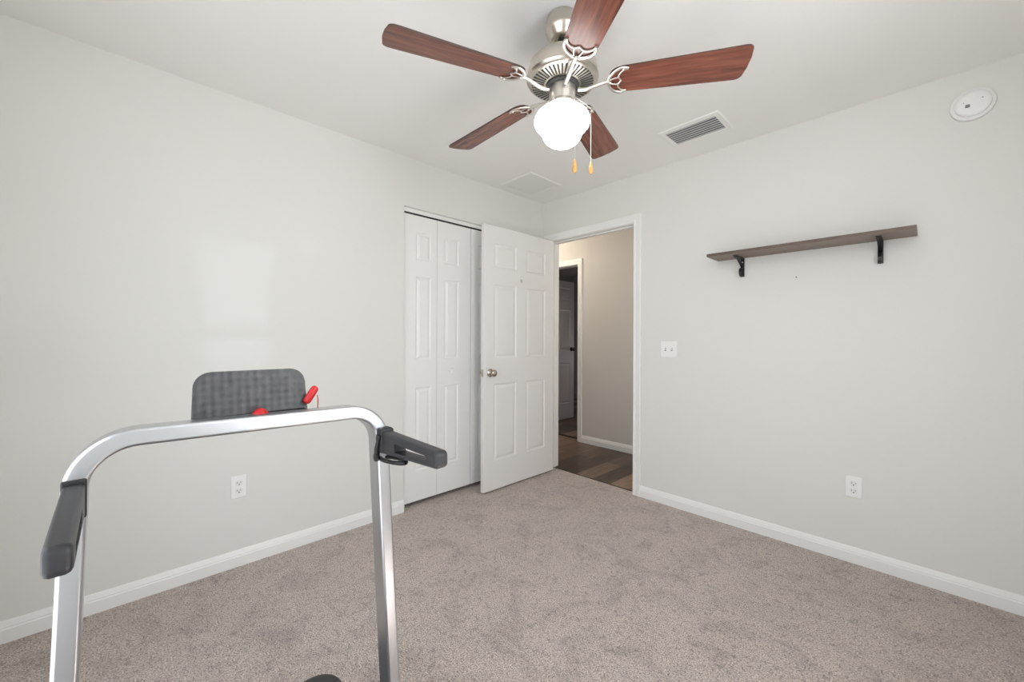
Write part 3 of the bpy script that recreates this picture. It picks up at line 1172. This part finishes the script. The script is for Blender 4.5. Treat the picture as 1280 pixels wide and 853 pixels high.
U = Vector((-LEAN, 0, 1)).normalized()
Nn = Vector((1, 0, LEAN)).normalized()
Yv = Vector((0, 1, 0))
zc, Rc, zfoot = 0.9925, 0.085, 0.135
path = []                                    # (y, z, dy, dz) centre line
path.append((TY0, zfoot, 0, 1))
path.append((TY0, 0.5, 0, 1))
nA = 12
for i in range(nA + 1):
    a = PI - (PI / 2) * i / nA
    path.append((TY0 + Rc + Rc * math.cos(a), zc - Rc + Rc * math.sin(a), math.sin(a), -math.cos(a)))
path.append(((TY0 + TY1) / 2, zc, 1, 0))
for i in range(nA + 1):
    a = PI / 2 - (PI / 2) * i / nA
    path.append((TY1 - Rc + Rc * math.cos(a), zc - Rc + Rc * math.sin(a), math.sin(a), -math.cos(a)))
path.append((TY1, 0.5, 0, -1))
path.append((TY1, zfoot, 0, -1))
TW, TD = 0.034, 0.062
TILT = 0.014
bm = new_bm()
rings = []
for (y, z, dy, dz) in path:
    c = T(xf(z) - TD / 2, y, z + TILT * (TY1 - y) * max(0.0, min(1.0, (z - 0.3) / 0.6)))
    c.y += (SPLAY if y > OY else -SPLAY) * max(0.0, 0.88 - z)
    nrm = Vector((0, -dz, dy))               # in-plane normal (y,z)
    nrm = (Yv * nrm.y + U * nrm.z)
    rings.append([bm.verts.new(c + nrm * a + Nn * b) for a, b in rrect(TW, TD, 0.0065, 4)])
for a, b in zip(rings, rings[1:]):
    n = len(a)
    for i in range(n):
        j = (i + 1) % n
        bm.faces.new((a[i], a[j], b[j], b[i]))
bm.faces.new(rings[0])
bm.faces.new(rings[-1])
obj('handrail_frame', bm, M_alu, tm, smooth=50)

# side grips with a long slot, one per upright


def grip(yc, dz, hw=0.0165, x1=1.742, toe=0.0, big_collar=True):
    """side grip pointing back from the upright; tapered, rounded, pierced by a long slot"""
    g = new_bm()
    x0 = 1.448
    zt, zb0, zb1 = 0.940 + dz, 0.868 + dz, 0.898 + dz
    n = 6

    def rr(ax0, ax1, az0, az1, az0b, az1b, r):
        pts = []
        for cx, cz, a0 in ((ax1 - r, az1b - r, 0), (ax0 + r, az1 - r, 90), (ax0 + r, az0 + r, 180), (ax1 - r, az0b + r, 270)):
            for i in range(n + 1):
                a = math.radians(a0 + 90 * i / n)
                pts.append((cx + r * math.cos(a), cz + r * math.sin(a)))
        return pts
    r2 = min(0.007, hw * 0.5)
    outer = rr(x0, x1, zb0 + 0.010, zt, zb1, zt - 0.002, 0.012)
    mid = rr(x0 + 0.002, x1 - 0.002, zb0 + 0.012, zt - 0.002, zb1 + 0.002, zt - 0.004, 0.0105)
    outer_in = rr(x0 + 0.006, x1 - 0.006, zb0 + 0.016, zt - 0.006, zb1 + 0.006, zt - 0.008, 0.008)
    slot = rr(x0 + 0.100, x1 - 0.044, 0.898 + dz, 0.920 + dz, 0.9055 + dz, 0.921 + dz, 0.004)

    def ring(pts, y):
        return [g.verts.new(T(px, y + toe * (px - x0) / (x1 - x0), pz)) for px, pz in pts]
    L0 = ring(slot, yc - hw)
    L1 = ring(outer_in, yc - hw)
    L1b = ring(mid, yc - hw + r2 * 0.35)
    L2 = ring(outer, yc - hw + r2)
    L3 = ring(outer, yc + hw - r2)
    L4b = ring(mid, yc + hw - r2 * 0.35)
    L4 = ring(outer_in, yc + hw)
    L5 = ring(slot, yc + hw)
    seq = [L0, L1, L1b, L2, L3, L4b, L4, L5, L0]
    for a, b in zip(seq, seq[1:]):
        m_ = len(a)
        for i in range(m_):
            j = (i + 1) % m_
            g.faces.new((a[i], a[j], b[j], b[i]))
    o = obj('grip', g, M_rubber, tm, smooth=50)
    c = new_bm()
    xx = xf(0.92)
    if big_collar:
        add_box(c, T(xx - 0.012, yc - 0.0188, 0.880 + dz), T(xx + 0.026, yc + 0.0188, 0.947 + dz), 0, 0.007, 3)
    else:
        add_box(c, T(xx - 0.006, yc - hw - 0.0015, 0.878 + dz), T(xx + 0.007, yc + hw + 0.0025, 0.946 + dz), 0, 0.003, 3)
    obj('collar', c, M_rubber_dark, o, smooth=40)
    return o


g1 = grip(-2.868, -0.006, 0.0138, 1.752, 0.005, False)
g2 = grip(-2.293, 0.0)
# latch loop under the grip on the far upright
bm = new_bm()
lp = []
for i in range(25):
    a = 2 * PI * i / 24
    lp.append(T(1.512 + 0.062 * math.cos(a), -2.293 + 0.017 * math.sin(a), 0.868 + 0.006 * math.cos(a)))
add_tube(bm, lp, 0.0058, 8, cap=False)
add_tube(bm, [T(1.456, -2.312, 0.868), T(1.462, -2.314, 0.892), T(1.474, -2.312, 0.930)], [0.008, 0.007, 0.006], 10)
add_lathe(bm, [(0, -0.004), (0.011, -0.004), (0.012, 0.0), (0.011, 0.005), (0, 0.006)], 18, T(1.458, -2.314, 0.868), 'Y', cap=False)
obj('latch', bm, M_black, g2, smooth=50)

# tablet rest behind the top bar
BW, BH = 0.236, 0.118
bm = new_bm()
r = 0.034
loop = [(-BW / 2, 0), (BW / 2, 0)]
for i in range(9):
    a = math.radians(0 + 90 * i / 8)
    loop.append((BW / 2 - r + r * math.cos(a) - 0.004 * 1, BH - r + r * math.sin(a)))
for i in range(9):
    a = math.radians(90 + 90 * i / 8)
    loop.append((-BW / 2 + r + r * math.cos(a) + 0.004 * 1, BH - r + r * math.sin(a)))
fs = add_prism(bm, [Vector((0, y, z)) for y, z in loop], (-0.012, 0, 0))
eds = list({e for f in fs for e in f.edges if abs(e.verts[0].co.x - e.verts[1].co.x) < 1e-6})
bmesh.ops.bevel(bm, geom=eds, offset=0.0025, segments=2, affect='EDGES', profile=0.5)
tb = obj('tablet_rest', bm, M_board, tm, smooth=40)
tb.location = T(1.388, -2.583, 0.996)
tb.rotation_euler = (0, math.radians(-9), 0)
bm = new_bm()
add_box(bm, T(1.386, -2.690, 1.004), T(1.404, -2.474, 1.0125), 0, 0.002)
obj('ledge', bm, M_rubber_dark, tm, smooth=40)
# safety key and clip
bm = new_bm()
add_lathe(bm, [(0, 0.0125), (0.005, 0.0120), (0.010, 0.0085), (0.0155, 0.003), (0.0170, 0.0), (0, 0.0)], 28, T(1.405, -2.575, 1.0125), cap=False)
obj('safety_key', bm, M_red, tm, smooth=50)
bm = new_bm()
p0, p1 = Vector(T(1.392, -2.470, 1.028)), Vector(T(1.392, -2.450, 1.060))
dv = (p1 - p0).normalized()
prof_pts, prof_r = [], []
for t_, rr_ in ((-0.006, 0.002), (-0.004, 0.007), (0.0, 0.0095), (0.010, 0.0098), (0.030, 0.0098), (0.038, 0.0092), (0.042, 0.006), (0.0435, 0.002)):
    prof_pts.append(p0 + dv * t_)
    prof_r.append(rr_)
add_tube(bm, prof_pts, prof_r, 18)
clip = obj('safety_clip', bm, M_red, tm, smooth=60)
bm = new_bm()
add_tube(bm, [T(1.400, -2.447, 1.043), T(1.403, -2.446, 1.030), T(1.403, -2.447, 1.009)], 0.0012, 6)
obj('cord', bm, M_red, clip)

# deck, hood, belt, rails and feet
bm = new_bm()
hl = [(x, y) for x, y in rrect(0.40, 0.545, 0.075, 8)]
lv = [(0.030, 0.985), (0.060, 1.0), (0.100, 0.995), (0.125, 0.975), (0.137, 0.945), (0.142, 0.88)]
rings = []
for z, s in lv:
    inset = (1 - s) * 0.25
    rings.append([bm.verts.new(T(1.355, OY - 0.004, z) + Vector((x * (1 - inset * 2 / 0.40), y * (1 - inset * 2 / 0.545), 0))) for x, y in hl])
for a, b in zip(rings, rings[1:]):
    n = len(a)
    for i in range(n):
        j = (i + 1) % n
        bm.faces.new((a[i], a[j], b[j], b[i]))
bm.faces.new(rings[0])
bm.faces.new(rings[-1])
obj('motor_hood', bm, M_hood, tm, smooth=50)
box_obj('deck', tuple(T(1.50, -2.80, 0.045)), tuple(T(2.62, -2.36, 0.085)), M_hood, tm, 0.004)
bm = new_bm()
add_box(bm, T(1.54, -2.785, 0.0845), T(2.60, -2.375, 0.0885), 0, 0.001)
obj('running_belt', bm, M_belt, tm)
for y0, y1 in ((-2.850, -2.790), (-2.370, -2.310)):
    bm = new_bm()
    add_box(bm, T(1.50, y0, 0.035), T(2.64, y1, 0.100), 0, 0.008, 3)
    obj('side_rail', bm, M_hood, tm, smooth=40)
for yc in (TY0, TY1):
    bm = new_bm()
    yc += 0.0245 if yc > OY else -0.0245
    add_box(bm, T(1.39, yc - 0.0215, 0.050), T(1.55, yc + 0.0215, 0.150), 0, 0.008, 3)
    obj('upright_foot', bm, M_hood, tm, smooth=40)
for x, y in ((1.25, -2.80), (1.25, -2.36), (2.55, -2.82), (2.55, -2.34)):
    bm = new_bm()
    add_lathe(bm, [(0, 0), (0.022, 0), (0.022, 0.036), (0, 0.036)], 18, T(x, y, 0), cap=False)
    obj('foot', bm, M_rubber_dark, tm, smooth=40)
